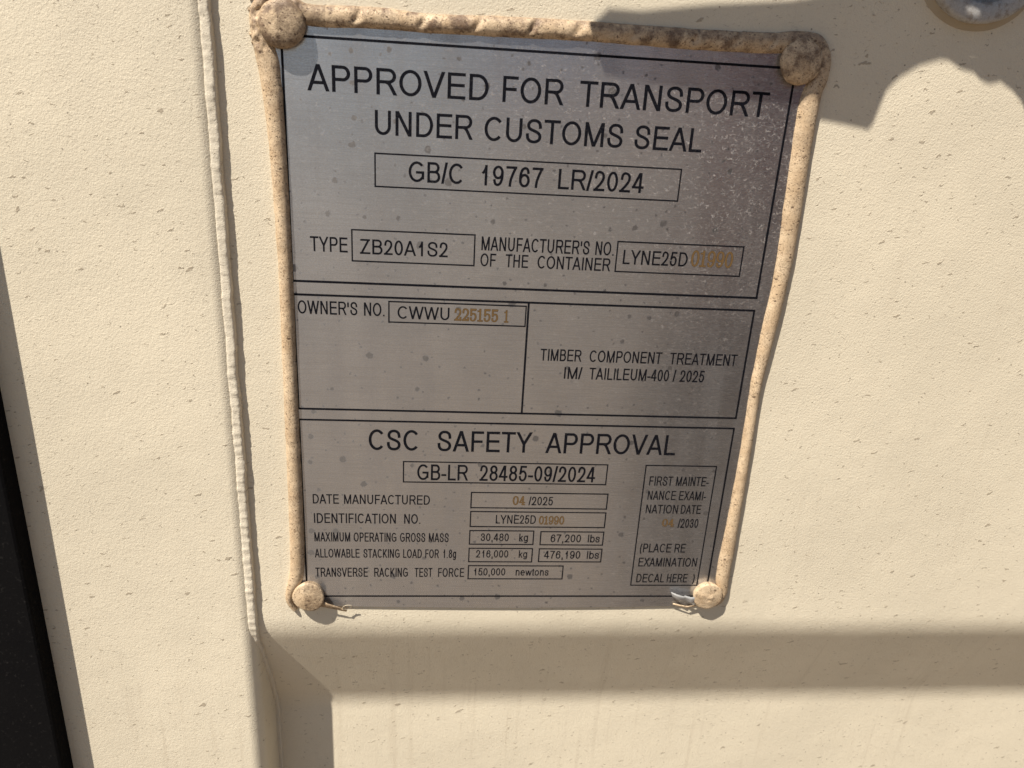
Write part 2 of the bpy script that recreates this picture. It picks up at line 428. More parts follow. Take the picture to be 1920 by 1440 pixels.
# gasket strip on the post
gp = [(-266.8, POST+1), (-266.8, POST-9.4), (-267.3, POST-10.6), (-268.5, POST-11.2), (-290, POST-11.6), (-330, POST-11.2), (-420, POST-11.2), (-420, POST+1)]
vs = [P(x, y, z) for z in (420, 200, 0, -200, -400, -600, -1150) for x, y in gp]; n = len(gp); fs = []
for i in range(6):
    for j in range(n): fs.append((i*n+j, (i+1)*n+j, (i+1)*n+(j+1) % n, i*n+(j+1) % n))
fs += [tuple(range(n)), tuple(range(6*n+n-1, 6*n-1, -1))]
o = tri_fix(mesh('door_gasket', vs, fs, M_RUB, cont)); o['label'] = 'matt black rubber gasket strip'

# ------------------------------------------------------------------ the plate
plate = empty('approval_plate', P(0, 0, -307), 'brushed steel container approval plate with black lettering riveted to the cream wall', 'plate')
NB = 24; bot = []
for i in range(NB+1):
    x = -124.5 + 251.5*i/NB; bot.append((x, -306.5 - 1.7*math.sin(math.pi*(x+124.5)/251.5) + .12*N3(x*.05, 3, 3)))
out = [(-124.5, 7.5)] + bot + [(127, 7.5)]
n = len(out)
vs = [P(x, 0, z) for x, z in out] + [P(x, .9, z) for x, z in out]
fs = [tuple(range(n)), tuple(range(2*n-1, n-1, -1))] + [(i, i+n, (i+1) % n + n, (i+1) % n) for i in range(n)]
sheet = tri_fix(mesh('metal_sheet', vs, fs, M_STEEL, plate))

# ---- lettering: every glyph is a set of pen strokes drawn in a cap-height box
FACE = -.045            # the printed fill stands 0.045 mm proud of the sheet
def arc(cx, cy, rx, ry, a0, a1, n=14):
    return [(cx+rx*math.cos(math.radians(a0+(a1-a0)*i/n)), cy+ry*math.sin(math.radians(a0+(a1-a0)*i/n))) for i in range(n+1)]
def crom(p, n=6):
    q = [(2*p[0][0]-p[1][0], 2*p[0][1]-p[1][1])] + p + [(2*p[-1][0]-p[-2][0], 2*p[-1][1]-p[-2][1])]; r = []
    for i in range(1, len(q)-2):
        for k in range(n):
            t = k/n
            r.append(tuple(.5*((2*q[i][j]) + (-q[i-1][j]+q[i+1][j])*t + (2*q[i-1][j]-5*q[i][j]+4*q[i+1][j]-q[i+2][j])*t*t + (-q[i-1][j]+3*q[i][j]-3*q[i+1][j]+q[i+2][j])*t**3) for j in (0, 1)))
    return r + [p[-1]]
S_ = crom([(.97, .70), (.90, .88), (.72, .975), (.5, 1.0), (.28, .97), (.12, .87), (.08, .745), (.16, .63), (.36, .555), (.64, .485), (.87, .395), (.97, .27), (.92, .12), (.74, .025), (.5, 0), (.24, .035), (.07, .155), (.02, .32)], 4)
L = lambda *p: ('l', list(p))            # polyline, butt ends
C_ = lambda p: ('c', p)                  # closed polyline
D = lambda x0, x1, y0=0, y1=1: ('d', (x0, y0, x1, y1))   # diagonal cut level at both ends
GL = {
 'A': (667, 0, 0, [D(0, .5), D(1, .5), L((.2, .29), (.8, .29))]),
 'B': (667, 73, 40, [L((.5, 1), (0, 1), (0, 0), (.5, 0)), ('l', [(.4, 1)]+arc(.56, .765, .36, .235, 90, -90)+[(0, .53)]), ('l', [(.4, .53)]+arc(.6, .265, .40, .265, 90, -90)+[(.4, 0)])]),
 'C': (722, 50, 40, [('l', arc(.53, .5, .53, .5, 40, 318, 30))]),
 'D': (722, 80, 45, [C_([(0, 0), (0, 1)]+arc(.42, .5, .58, .5, 90, -90, 20))]),
 'E': (667, 80, 40, [L((1, 1), (0, 1), (0, 0), (1.02, 0)), L((0, .53), (.95, .53))]),
 'F': (611, 82, 30, [L((1, 1), (0, 1), (0, 0)), L((0, .5), (.88, .5))]),
 'G': (778, 53, 60, [('l', arc(.53, .5, .53, .5, 42, 318, 30)+[(1.0, .16), (1.0, .47), (.56, .47)])]),
 'H': (722, 80, 80, [L((0, 0), (0, 1)), L((1, 0), (1, 1)), L((0, .53), (1, .53))]),
 'I': (278, 95, 95, [L((.5, 0), (.5, 1))]),
 'K': (667, 75, 0, [L((0, 0), (0, 1)), D(.03, .93, .30, 1), D(1, .30, 0, .56)]),
 'L': (556, 73, 20, [L((0, 1), (0, 0), (1.02, 0))]),
 'M': (833, 74, 74, [L((0, 0), (0, 1)), L((1, 0), (1, 1)), D(.5, 0), D(.5, 1)]),
 'N': (722, 76, 78, [L((0, 0), (0, 1)), L((1, 0), (1, 1)), D(1, 0)]),
 'O': (778, 48, 50, [C_(arc(.5, .5, .5, .5, 0, 354, 40))]),
 'P': (667, 77, 40, [L((0, 0), (0, 1)), ('l', [(0, 1)]+arc(.62, .735, .38, .265, 90, -90)+[(0, .47)])]),
 'R': (722, 79, 10, [L((0, 0), (0, 1)), ('l', [(0, 1)]+arc(.60, .745, .33, .255, 90, -90)+[(0, .49)]), ('l', crom([(.45, .485), (.60, .43), (.74, .28), (.86, .11)], 4)), D(1, .72, 0, .31)]),
 'S': (667, 45, 46, [('l', S_)]),
 'T': (611, 20, 20, [L((.5, 0), (.5, 1)), ('H', (0, 1, 1))]),
 'U': (722, 79, 80, [('l', [(0, 1)]+arc(.5, .36, .5, .36, 180, 360, 18)+[(1, 1)])]),
 'V': (667, 0, 0, [D(.5, 0), D(.5, 1)]),
 'W': (944, 10, 10, [D(.245, 0), D(.245, .5), D(.755, .5), D(.755, 1)]),
 'X': (667, 0, 0, [D(0, .95), D(1, .05)]),
 'Y': (667, 0, 0, [L((.5, 0), (.5, .44)), D(.5, 0, .40, 1), D(.5, 1, .40, 1)]),
 'Z': (611, 20, 30, [('H', (.04, .97, 1)), ('H', (0, 1, 0)), D(.0, .96)]),
 '0': (556, 42, 50, [C_(arc(.5, .5, .5, .5, 0, 354, 36))]),
 '1': (556, 109, 183, [L((1, 0), (1, 1)), ('l', crom([(1, .97), (.72, .80), (.38, .68), (0, .60)], 4))]),
 '2': (556, 30, 50, [('l', crom([(.06, .70), (.14, .90), (.35, 1), (.58, .995), (.85, .91), (.95, .73), (.86, .54), (.55, .29), (.24, .11), (.1, .0)], 4)), ('H', (0, 1, 0))]),
 '3': (556, 42, 48, [('l', crom([(.03, .74), (.15, .92), (.45, 1), (.75, .94), (.9, .75), (.78, .58), (.40, .53)], 4)), ('l', crom([(.40, .53), (.76, .50), (.97, .30), (.85, .08), (.5, 0), (.15, .08), (0, .27)], 4))]),
 '4': (556, 13, 48, [L((.76, 0), (.76, 1)), L((0, .25), (1.03, .25)), D(.0, .70, .25, 1)]),
 '5': (556, 42, 43, [('l', crom([(0, .26), (.14, .08), (.46, 0), (.8, .08), (.98, .33), (.84, .57), (.52, .66), (.24, .61), (.07, .50)], 4)), ('l', [(.05, .5), (.20, 1), (.92, 1)])]),
 '6': (556, 37, 45, [C_(arc(.52, .31, .48, .31, 0, 352, 28)), ('l', crom([(.95, .76), (.82, .94), (.54, 1), (.24, .9), (.06, .64), (.03, .36)], 4))]),
 '7': (556, 47, 45, [('H', (0, 1, 1)), ('l', crom([(.95, .97), (.66, .64), (.44, .30), (.36, 0)], 4))]),
 '8': (556, 40, 42, [C_(arc(.5, .77, .42, .23, 0, 352, 28)), C_(arc(.5, .27, .5, .27, 0, 352, 28))]),
 '9': (556, 45, 40, [C_(arc(.48, .69, .48, .31, 0, 352, 28)), ('l', crom([(.05, .24), (.18, .06), (.46, 0), (.76, .1), (.94, .36), (.97, .64)], 4))]),
 '/': (278, 0, 0, [D(0, 1, -.02, 1.02)]),
 '-': (333, 32, 32, [L((-.1, .31), (1.1, .31))]),
 '.': (278, 90, 90, [('q', (.5, 0))]),
 ',': (278, 88, 88, [('q', (.5, 0)), ('l', [(.6, .03), (.55, -.12), (.2, -.2)])]),
 "'": (222, 50, 50, [('q', (.5, .84)), ('l', [(.75, .93), (.72, .80), (.25, .68)])]),
 '(': (333, 60, 35, [('l', crom([(1, 1.03), (.35, .8), (.08, .4), (.35, -.02), (1, -.26)], 5))]),
 ')': (333, 50, 60, [('l', crom([(0, 1.03), (.65, .8), (.92, .4), (.65, -.02), (0, -.26)], 5))]),
 'k': (500, 67, 5, [L((0, 0), (0, 1)), D(.05, .90, .27, .72), D(1, .33, 0, .46)]),
 'l': (222, 64, 70, [L((.5, 0), (.5, 1))]),
 'b': (556, 65, 35, [L((0, 0), (0, 1)), C_(arc(.5, .36, .5, .36, 0, 352, 26))]),
 'g': (556, 33, 70, [C_(arc(.5, .37, .5, .35, 0, 352, 26)), ('l', [(1, .72), (1, .02)]+arc(.52, .0, .48, .26, 0, -150, 12))]),
 's': (500, 30, 35, [('l', [(x, y*.72) for x, y in S_])]),
 'n': (556, 66, 65, [L((0, 0), (0, .74)), ('l', [(0, .42)]+arc(.5, .42, .5, .31, 170, 0, 14)+[(1, 0)])]),
 'e': (556, 37, 40, [('l', [(.04, .37), (.98, .37)]+arc(.5, .36, .5, .36, 4, 318, 26))]),
 'w': (722, 5, 5, [D(.25, 0, 0, .72), D(.25, .5, 0, .72), D(.75, .5, 0, .72), D(.75, 1, 0, .72)]),
 't': (278, 20, 15, [('l', [(.45, .92), (.45, .16), (.6, .01), (1, .0)]), ('H', (0, 1, .72))]),
 'o': (556, 33, 40, [C_(arc(.5, .36, .5, .36, 0, 352, 26))]),
}
def draw(strokes, x0, z0, w, h, px, pz, vs, fs, y, jit=0.0):
    """px, pz: half pen width across and up; the strokes' ink fills the box x0..x0+w, z0..z0+h"""
    ww = max(w-2*px, 0.001); hh = h-2*pz
    f = lambda p: (x0+px+p[0]*ww, z0+pz+p[1]*hh)
    def quad(q):
        nonlocal y
        b = len(vs); vs.extend(P(a, y, c) for a, c in q); fs.append(tuple(range(b, b+len(q)))); y -= .0022
    for k, d in strokes:
        if k == 'd':
            ax, ay, bx, by = d
            xa, xb = x0+px+ax*ww, x0+px+bx*ww
            ya = z0 if ay <= 0 else z0+pz+ay*hh; yb = z0+h if by >= 1 else z0+pz+by*hh
            if ay < 0: ya = z0+ay*h
            if by > 1: yb = z0+by*h
            dx, dz = (xb-xa), (yb-ya); ln = math.hypot(dx, dz)
            hw = min(px*ln/max(abs(dz), .001), px*1.5)
            xa = min(max(xa, x0+hw), x0+w-hw); xb = min(max(xb, x0+hw), x0+w-hw)
            quad([(xa-hw, ya), (xa+hw, ya), (xb+hw, yb), (xb-hw, yb)])
        elif k == 'H':
            a, b_, yy = d; zc = z0+pz+yy*hh
            quad([(x0+a*w, zc-pz), (x0+b_*w, zc-pz), (x0+b_*w, zc+pz), (x0+a*w, zc+pz)])
        elif k == 'q':
            xc = x0+d[0]*w; zc = z0+d[1]*h
            quad([(xc-px, zc), (xc+px, zc), (xc+px, zc+2*px), (xc-px, zc+2*px)])
        else:
            p = [f(q) for q in d]; cl = k == 'c'; m_ = len(p); Lq = []; Rq = []
            for i in range(m_):
                a = p[i-1] if (i > 0 or cl) else None; c = p[(i+1) % m_] if (i < m_-1 or cl) else None
                t1 = t2 = None
                if a: t1 = Vector((p[i][0]-a[0], p[i][1]-a[1])).normalized()
                if c: t2 = Vector((c[0]-p[i][0], c[1]-p[i][1])).normalized()
                t1 = t1 or t2; t2 = t2 or t1
                n1 = Vector((-t1.y, t1.x)); n2 = Vector((-t2.y, t2.x)); nn = (n1+n2)
                nn = nn/max(nn.length, .3); sc = 1/max(.6, nn.dot(n1))
                ex = 0, 0
                if not cl and i == 0: e = -t2
                elif not cl and i == m_-1: e = t1
                else: e = Vector((0, 0))
                # straight vertical / horizontal ends run out to the ink box
                q = (p[i][0] + (e.x*px if abs(e.x) > .95 else 0), p[i][1] + (e.y*pz if abs(e.y) > .95 else 0))
                Lq.append((q[0]+nn.x*px*sc, q[1]+nn.y*pz*sc)); Rq.append((q[0]-nn.x*px*sc, q[1]-nn.y*pz*sc))
            b = len(vs)
            for l, r in zip(Lq, Rq): vs.append(P(l[0], y, l[1])); vs.append(P(r[0], y, r[1]))
            for i in range(m_ if cl else m_-1):
                j = (i+1) % m_; fs.append((b+2*i, b+2*i+1, b+2*j+1, b+2*j))
            y -= .0022
def word(txt, xl, xr, zb, h, vs, fs):
    adv = sum(GL[c][0] for c in txt)
    ink_ = adv - GL[txt[0]][1] - GL[txt[-1]][2]
    k = (xr-xl)/ink_ ; em = h/716.0
    sq = min(1.15, k/em)
    px = .5*.142*h*(.42+.58*sq) if len(txt) > 1 else .5*.115*h; pz = .5*.122*h
    if len(txt) == 1: k = min(k, em*.9)
    x = xl - GL[txt[0]][1]*k
    for i, c in enumerate(txt):
        a, l, r, st = GL[c]
        draw(st, x+l*k, zb, (a-l-r)*k, h, px, pz, vs, fs, FACE - .03*(i % 2))
        x += a*k
for zb, h, words in TEXT:
    vs = []; fs = []
    for i, (t, a, b) in enumerate(words): word(t, a+(.06*h if i else 0), b-(.06*h if i < len(words)-1 else 0), zb, h, vs, fs)
    o = mesh('lettering', vs, fs, M_INK, sheet); tri_up = None
    o['label'] = 'black lettering reading ' + ' '.join(t for t, a, b in words)
# stamped serif digits
SER = {
 '0': (1.0, [C_(arc(.5, .5, .5, .5, 0, 354, 36))]),
 '1': (.8, [L((.5, 0), (.5, 1)), ('H', (.02, .98, 0)), ('l', [(.5, .98), (.3, .86), (.02, .84)])]),
 '2': (1.0, [('l', crom([(.04, .70), (.16, .93), (.48, 1), (.86, .9), (.96, .70), (.82, .48), (.45, .25), (.12, .06)], 4)), ('H', (0, 1, .02)), ('H', (.2, 1, .06)), L((1, .06), (1, .22))]),
 '4': (1.0, [L((.68, 0), (.68, 1)), ('H', (0, 1, .26)), ('l', [(.02, .28), (.62, .98)]), ('H', (.42, 1, 0))]),
 '5': (1.0, [('l', crom([(.03, .22), (.14, .05), (.46, 0), (.82, .09), (.97, .32), (.84, .56), (.5, .62), (.2, .55), (.10, .48)], 4)), L((.1, .46), (.1, 1)), ('H', (.1, .95, 1)), ('H', (.1, .9, .94))]),
 '9': (1.0, [C_(arc(.48, .68, .48, .32, 0, 352, 28)), ('l', crom([(.06, .2), (.2, .04), (.46, 0), (.8, .12), (.96, .4), (.97, .68)], 4))]),
}
for t, a, b, zb, h in GOLD:
    vs = []; fs = []; vs2 = []; fs2 = []; wd = sum(SER[c][0] for c in t); gap = .10
    u = (b-a)/(wd + gap*(len(t)-1)); x = a
    for i, c in enumerate(t):
        cw = SER[c][0]*u
        draw(SER[c][1], x, zb, cw, h, .5*.235*u, .5*.095*h, vs, fs, FACE - .03 - .03*(i % 2))
        draw(SER[c][1], x-.10, zb-.11, cw+.20, h+.22, .5*.235*u+.11, .5*.095*h+.12, vs2, fs2, FACE + .022)
        x += cw + gap*u
    o = mesh('stamped_digits', vs, fs, M_GOLD, sheet); o['label'] = 'ochre stamped serif digits reading ' + t
    mesh('digit_outline', vs2, fs2, M_GOLDE, sheet)
# ruled lines: (x0, z0, x1, z1) each as a strip of its own height
def rules(name, segs, wd, label=None):
    vs = []; fs = []
    for i, (x0, z0, x1, z1) in enumerate(segs):
        dx, dz = x1-x0, z1-z0; ln = math.hypot(dx, dz); tx, tz = dx/ln, dz/ln; hw = wd/2
        nseg = max(1, int(ln/6)); y = FACE - .004*i
        b = len(vs)
        for k in range(nseg+1):
            e = -hw if k == 0 else (hw if k == nseg else 0); s_ = ln*k/nseg + e
            q = hw*(1 + .10*N3(s_*.4+i*9, z0, x0))
            vs += [P(x0+tx*s_-tz*q, y, z0+tz*s_+tx*q), P(x0+tx*s_+tz*q, y, z0+tz*s_-tx*q)]
        for k in range(nseg): fs.append((b+2*k, b+2*k+1, b+2*k+3, b+2*k+2))
    o = mesh(name, vs, fs, M_INK, sheet)
    if label: o['label'] = label
ZT, ZB1, ZT2, ZB2, ZT3, ZB3 = 0, -112.0, -118.9, -181.0, -187.3, -299.8
XL, XR = -120.0, 120.0
rules('section_border', [(XL, ZT, XR, ZT), (XL, ZB1, XR, ZB1), (XL, ZT, XL, ZB1), (XR, ZT, XR, ZB1)], 1.15)
rules('section_border', [(XL, ZT2, XR, ZT2), (XL, ZB2, XR, ZB2), (XL, ZT2, XL, ZB2), (XR, ZT2, XR, ZB2), (-.7, ZT2, -.7, ZB2)], 1.1)
rules('section_border', [(XL, ZT3, XR, ZT3), (XL, ZB3, XR, ZB3), (XL, ZT3, XL, ZB3), (XR, ZT3, XR, ZB3)], 1.05)
for x0, x1, z1, z0 in BOX:
    rules('value_box', [(x0, z0, x1, z0), (x0, z1, x1, z1), (x0, z0, x0, z1), (x1, z0, x1, z1)], .72)

# ---- rivets
def dome(name, cx, cz, r, h, flat, base_y, seed, mat, parent, tilt=(0, 0), dent=0):
    """rounded rivet head coated with sealant; flat = 0 a dome .. 1 a flat disc with a rounded rim"""
    vs = []; fs = []; NR, NA = 26, 56
    for i in range(NR+1):
        t = i/NR
        if flat > .5:
            if t < .62: rad = r*(t/.62)*.84; hh = h*(1 - .16*(t/.62)**2)
            elif t < .85: a = (t-.62)/.23*math.pi/2; rad = r*(.84+.16*math.sin(a)); hh = h*(.84-.20*(1-math.cos(a)))
            else: a = (t-.85)/.15; rad = r*(1-.10*a); hh = h*.64*(1-a)-.6*a
        else:
            if t < .88: a = t/.88*math.pi/2; rad = r*math.sin(a); hh = h*(.34+.66*math.cos(a)**.85)
            else: a = (t-.88)/.12; rad = r*(1-.12*a); hh = h*.34*(1-a)-.6*a
        for k in range(NA):
            th = 2*math.pi*k/NA; c, s = math.cos(th), math.sin(th)
            q = 1 + .045*N3(c*1.3+seed, s*1.3, 1) + .012*N3(c*4+seed, s*4, 2)
            d = .22*N3(rad*c*.2+seed, rad*s*.2, 4)*(1 if t < .8 else .3) - .25*max(0, N3(rad*c*.5+seed, rad*s*.5, 9)-.25)
            if dent: d += dent*(.7*math.exp(-((rad*c-1.5)**2+(rad*s-.2)**2)/3) - .55*math.exp(-((rad*c-.2)**2+(rad*s+1.7)**2)/1.6) + .3*math.exp(-((rad*c+3.4)**2+(rad*s-1.5)**2)/3))
            X = rad*c*q; Z = rad*s*q
            vs.append(P(cx+X, base_y - (hh + d) - (tilt[0]*X + tilt[1]*Z), cz+Z))
    for i in range(NR):
        for k in range(NA): fs.append((i*NA+k, (i+1)*NA+k, (i+1)*NA+(k+1) % NA, i*NA+(k+1) % NA))
    o = tri_fix(mesh(name, vs, fs, mat, parent, True)); return o
dome('rivet', -119.0, 4.4, 10.4, 6.9, 0, 0, 3, M_SEAL, plate)
dome('rivet', 120.9, 2.9, 10.2, 6.4, 0, 0, 17, M_SEAL, plate)
dome('rivet', -118.7, -298.0, 9.3, 5.4, 1, 0, 29, M_SEAL, plate, (.05, -.03))
dome('rivet', 120.3, -297.6, 9.0, 5.0, 1, 0, 41, M_SEAL, plate, (0, 0), .9)

# ---- sealant bead round three sides: centre line, half width, height above the plate
path = [(-127.5, -309.5, 1.6, 1.6), (-130.2, -303, 2.4, 2.6), (-129.2, -296, 3.2, 3.2), (-126.3, -288, 4.4, 3.6), (-124.6, -275, 4.6, 3.7), (-124.0, -240, 4.5, 3.7), (-123.7, -176, 4.2, 3.5), (-123.3, -130, 4.0, 3.5),
 (-123.2, -105, 4.0, 3.4), (-123.9, -54, 4.4, 3.5), (-125.3, -22, 5.2, 3.6), (-126.8, -10, 5.6, 3.4), (-129.3, 0, 4.4, 2.8), (-129.8, 8, 4.0, 2.2), (-126.5, 13.5, 3.6, 2.0), (-118, 13.2, 4.6, 2.2), (-108, 8.8, 5.0, 2.7),
 (-92, 9.0, 5.1, 2.8), (-74, 9.3, 5.0, 2.8), (-55, 8.6, 4.6, 2.7), (-30, 9.2, 4.8, 2.8), (-7, 9.6, 4.9, 2.8), (20, 9.9, 4.8, 2.8), (44, 9.7, 4.9, 2.8), (68, 9.6, 5.0, 2.8), (92, 9.9, 5.0, 2.9), (108, 10.4, 5.1, 2.9),
 (118, 12.0, 4.8, 3.0), (127.5, 11.5, 4.6, 3.0), (132.2, 5.5, 4.6, 3.0), (132.6, -2.5, 4.8, 3.0), (130.3, -10, 5.6, 3.2), (129.6, -20, 5.9, 3.3), (130.0, -40, 5.6, 3.3), (131.0, -68, 5.5, 3.2), (131.6, -92, 5.0, 3.2), (131.2, -108, 4.7, 3.2),
 (130.2, -124, 4.8, 3.2), (128.9, -147, 4.0, 3.1), (128.2, -163, 3.6, 3.0), (128.7, -183, 3.6, 3.1), (129.2, -220, 3.9, 3.2), (129.0, -255, 4.5, 3.4), (128.7, -275, 4.9, 3.6), (129.0, -288, 4.6, 3.4), (130.6, -296, 3.2, 2.8), (129.4, -303, 2.4, 2.0), (126, -307, 1.2, 1.0)]
def spline4(p, step):
    r = []
    for i in range(len(p)-1):
        a = p[max(0, i-1)]; b = p[i]; c = p[i+1]; d = p[min(len(p)-1, i+2)]
        n = max(2, int(math.hypot(c[0]-b[0], c[1]-b[1])/step))
        for k in range(n):
            t = k/n
            r.append(tuple(.5*(2*b[j] + (c[j]-a[j])*t + (2*a[j]-5*b[j]+4*c[j]-d[j])*t*t + (-a[j]+3*b[j]-3*c[j]+d[j])*t**3) for j in range(4)))
    return r + [p[-1]]
path = [(x, z, a*.92, h*.95) for x, z, a, h in path]
sp_ = spline4(path, .6); vs = []; fs = []; K = 30
rs = random.Random(11)
notch = []; x = -86
while x < 118: notch.append((x, rs.uniform(.6, 1.0), rs.uniform(1.4, 2.4))); x += rs.uniform(17, 30)
for i, (cx, cz, a, h) in enumerate(sp_):
    q0 = sp_[max(0, i-1)]; q1 = sp_[min(len(sp_)-1, i+1)]
    t = Vector((q1[0]-q0[0], q1[1]-q0[1])).normalized(); nx_, nz_ = -t.y, t.x      # left of travel: the outer side
    top = 1 if (cz > 5 and -112 < cx < 118) else 0
    for k in range(K):
        th = math.pi*k/(K-1); c, s = math.cos(th), math.sin(th)
        X = cx + nx_*a*c*1.0; Z = cz + nz_*a*c
        sq = s**.8
        hh = h*sq
        hh *= 1 + .09*N3(X*.07, Z*.07, 3) + .03*N3(X*.3, Z*.3, 5)
        if top:
            for xn, dp, wn in notch:
                u = (X - xn - (Z-cz)*.5)/wn
                if abs(u) < 3: hh *= 1 - .55*dp*math.exp(-u*u)*sstep(-4.2, -.5, Z-cz)
            hh += .35*max(0, N3(X*.22, Z*.22, 8))*s
        if cx < -112 and cz > -8:                                                 # crumbled corner
            hh *= 1 + .55*N3(X*.28, Z*.28, 12); X += .9*N3(X*.4, Z*.4, 14)*s; Z += .9*N3(X*.4, Z*.4, 15)*s
        e = .28*N3(X*.14, Z*.14, 20)*abs(c)
        vs.append(P(X + nx_*e, (PANEL+.2)*(1-s) - hh*1.0 + 0.05, Z + nz_*e))
for i in range(len(sp_)-1):
    for k in range(K-1): fs.append((i*K+k, i*K+k+1, (i+1)*K+k+1, (i+1)*K+k))
n = len(sp_)-1
fs += [tuple(range(K)), tuple(range(n*K+K-1, n*K-1, -1))]
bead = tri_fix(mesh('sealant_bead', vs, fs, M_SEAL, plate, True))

# crumbs where the bead has broken at the upper left corner
vs = []; fs = []
rc = random.Random(5)
for j in range(16):
    cx, cz = -131.5 + rc.uniform(-1.8, 2.2), 3 + rc.uniform(-8, 13); r0 = rc.uniform(.6, 1.7); b = len(vs); sd = rc.uniform(0, 50)
    for i in range(6):
        ph_ = math.pi/2*i/5
        for k in range(9):
            th = 2*math.pi*k/9; q = r0*(1+.45*N3(math.cos(th)*1.5+sd, math.sin(th)*1.5, i*.5))
            vs.append(P(cx+q*math.cos(ph_)*math.cos(th), PANEL - r0*1.3*math.sin(ph_), cz+q*math.cos(ph_)*math.sin(th)))
    for i in range(5):
        for k in range(9): fs.append((b+i*9+k, b+i*9+(k+1) % 9, b+(i+1)*9+(k+1) % 9, b+(i+1)*9+k))
cr = tri_fix(mesh('sealant_crumbs', vs, fs, M_SEAL, plate)); cr['label'] = 'crumbled edge of the sealant at the upper left rivet'

# torn tails under the bottom rivets
def ribbon(name, line, mat, parent, th=.22):
    """line: (x, y, z, half width, width direction x, z, y) per station; a thin bent sheet with real thickness"""
    vs = []; fs = []
    for x, y, z, hw, ux, uz, uy in line:
        for s in (-1, -.4, .4, 1):
            vs.append(P(x+ux*hw*s, y+uy*hw*s - .35*(1-s*s), z+uz*hw*s))
    n = len(line); m_ = len(vs)
    vs += [v + Vector((0, th*.001, 0)) for v in vs]
    for i in range(n-1):
        for k in range(3):
            fs.append((i*4+k, i*4+k+1, i*4+k+5, i*4+k+4)); fs.append((m_+i*4+k, m_+i*4+k+4, m_+i*4+k+5, m_+i*4+k+1))
        for k in (0, 3): fs.append((i*4+k, i*4+k+4, m_+i*4+k+4, m_+i*4+k))
    fs += [(0, 1, m_+1, m_), (1, 2, m_+2, m_+1), (2, 3, m_+3, m_+2)]
    b = (n-1)*4; fs += [(b, b+1, m_+b+1, m_+b), (b+1, b+2, m_+b+2, m_+b+1), (b+2, b+3, m_+b+3, m_+b+2)]
    return tri_fix(mesh(name, vs, fs, mat, parent, True))
o = ribbon('sealant_tail', [(-112.5, -2.5, -303, 2.6, .2, 1, -.2), (-108, -3.0, -304.5, 2.3, .25, 1, -.5), (-103, -2.6, -306.3, 1.9, .2, 1, -.6), (-99.5, -2.0, -308.2, 1.3, .4, 1, -.5), (-97.2, -1.8, -309, .5, .5, 1, 0)], M_SEAL, plate)
o['label'] = 'thin torn lip of sealant sticking out beside the lower left rivet'
def wire(name, pts, r, mat, parent):
    vs = []; fs = []; K = 7
    for i, p_ in enumerate(pts):
        for k in range(K):
            a = 2*math.pi*k/K; vs.append(P(p_[0]+r*math.cos(a)*.8, p_[1]+r*math.sin(a), p_[2]+r*math.cos(a)*.6))
    for i in range(len(pts)-1):
        for k in range(K): fs.append((i*K+k, i*K+(k+1) % K, (i+1)*K+(k+1) % K, (i+1)*K+k))
    return tri_fix(mesh(name, vs, fs, mat, parent, True))
o = wire('sealant_thread', [(-99.5+2.6*math.cos(t*.5)-.5*t*.15+3.2, -2.2-1.0*math.sin(t*.35), -305.8+2.1*math.sin(t*.5)*.9) for t in range(-2, 12)] , .28, M_SKIRT, plate)
o['label'] = 'curled thread of sealant'
o = ribbon('film_flap', [(114, -3.0, -301.0, 3.0, -.1, 1, -.15), (109.5, -3.6, -300.4, 3.0, -.1, 1, -.3), (106.3, -2.4, -300.0, 2.9, -.12, 1, -.3), (104.8, -3.5, -299.6, 3.0, -.15, 1, -.4), (101, -2.8, -298.6, 2.7, -.25, 1, -.35), (98.2, -1.4, -297.6, 2.0, -.35, 1, -.1)], M_FILM, plate)
o['label'] = 'bluish white torn film beside the lower right rivet'
o = ribbon('sealant_tail', [(114, -1.6, -305.5, 1.3, .3, 1, -.5), (109, -1.8, -306.6, 1.0, .25, 1, -.5), (104, -1.2, -305.9, .8, .2, 1, -.4), (100, -.8, -304.8, .5, .3, 1, 0)], M_SEAL, plate)
o['label'] = 'thin torn lip of sealant under the film beside the lower right rivet'

# ------------------------------------------------------------------ washer and bolt at the upper right
wx, wz = 202.4, 55.0
wa = empty('galvanized_washer', P(wx, PANEL, wz), 'round galvanized steel washer bolted to the wall above and right of the plate', 'washer')
def lathe(name, prof, mat, parent, cx, cz, NA=72, wob=.0, sd=0):
    vs = []; fs = []
    for r, y in prof:
        for k in range(NA):
            th = 2*math.pi*k/NA; q = 1 + wob*N3(math.cos(th)*1.6+sd, math.sin(th)*1.6, r*.1)
            vs.append(P(cx+r*q*math.cos(th), y, cz+r*q*math.sin(th)))
    n = len(prof)
    for i in range(n-1):
        for k in range(NA): fs.append((i*NA+k, i*NA+(k+1) % NA, (i+1)*NA+(k+1) % NA, (i+1)*NA+k))
    return tri_fix(mesh(name, vs, fs, mat, parent, True))
o = lathe('sealant_skirt', [(33.6, PANEL+.1), (32.7, PANEL-.5), (31.6, PANEL-1.2), (30.6, PANEL-1.8), (29.5, PANEL-2.2)], M_SKIRT, wa, wx, wz, 90, .035, 3)
lathe('washer_ring', [(30.5, PANEL-1.6), (30.8, PANEL-4.6), (30.3, PANEL-5.7), (29.0, PANEL-6.3), (26, PANEL-6.5), (23, PANEL-6.3), (21.8, PANEL-5.5), (21.4, PANEL-4), (21.2, PANEL-1.5), (5, PANEL-1.5)], M_GALV, wa, wx, wz, 90, .006, 8)
hx = [(15, PANEL-1.5), (15, PANEL-7), (14, PANEL-8), (0.05, PANEL-8)]
vs = []; fs = []
for r, y in hx:
    for k in range(6): vs.append(P(wx+r*math.cos(k*math.pi/3+.2), y, wz+r*math.sin(k*math.pi/3+.2)))
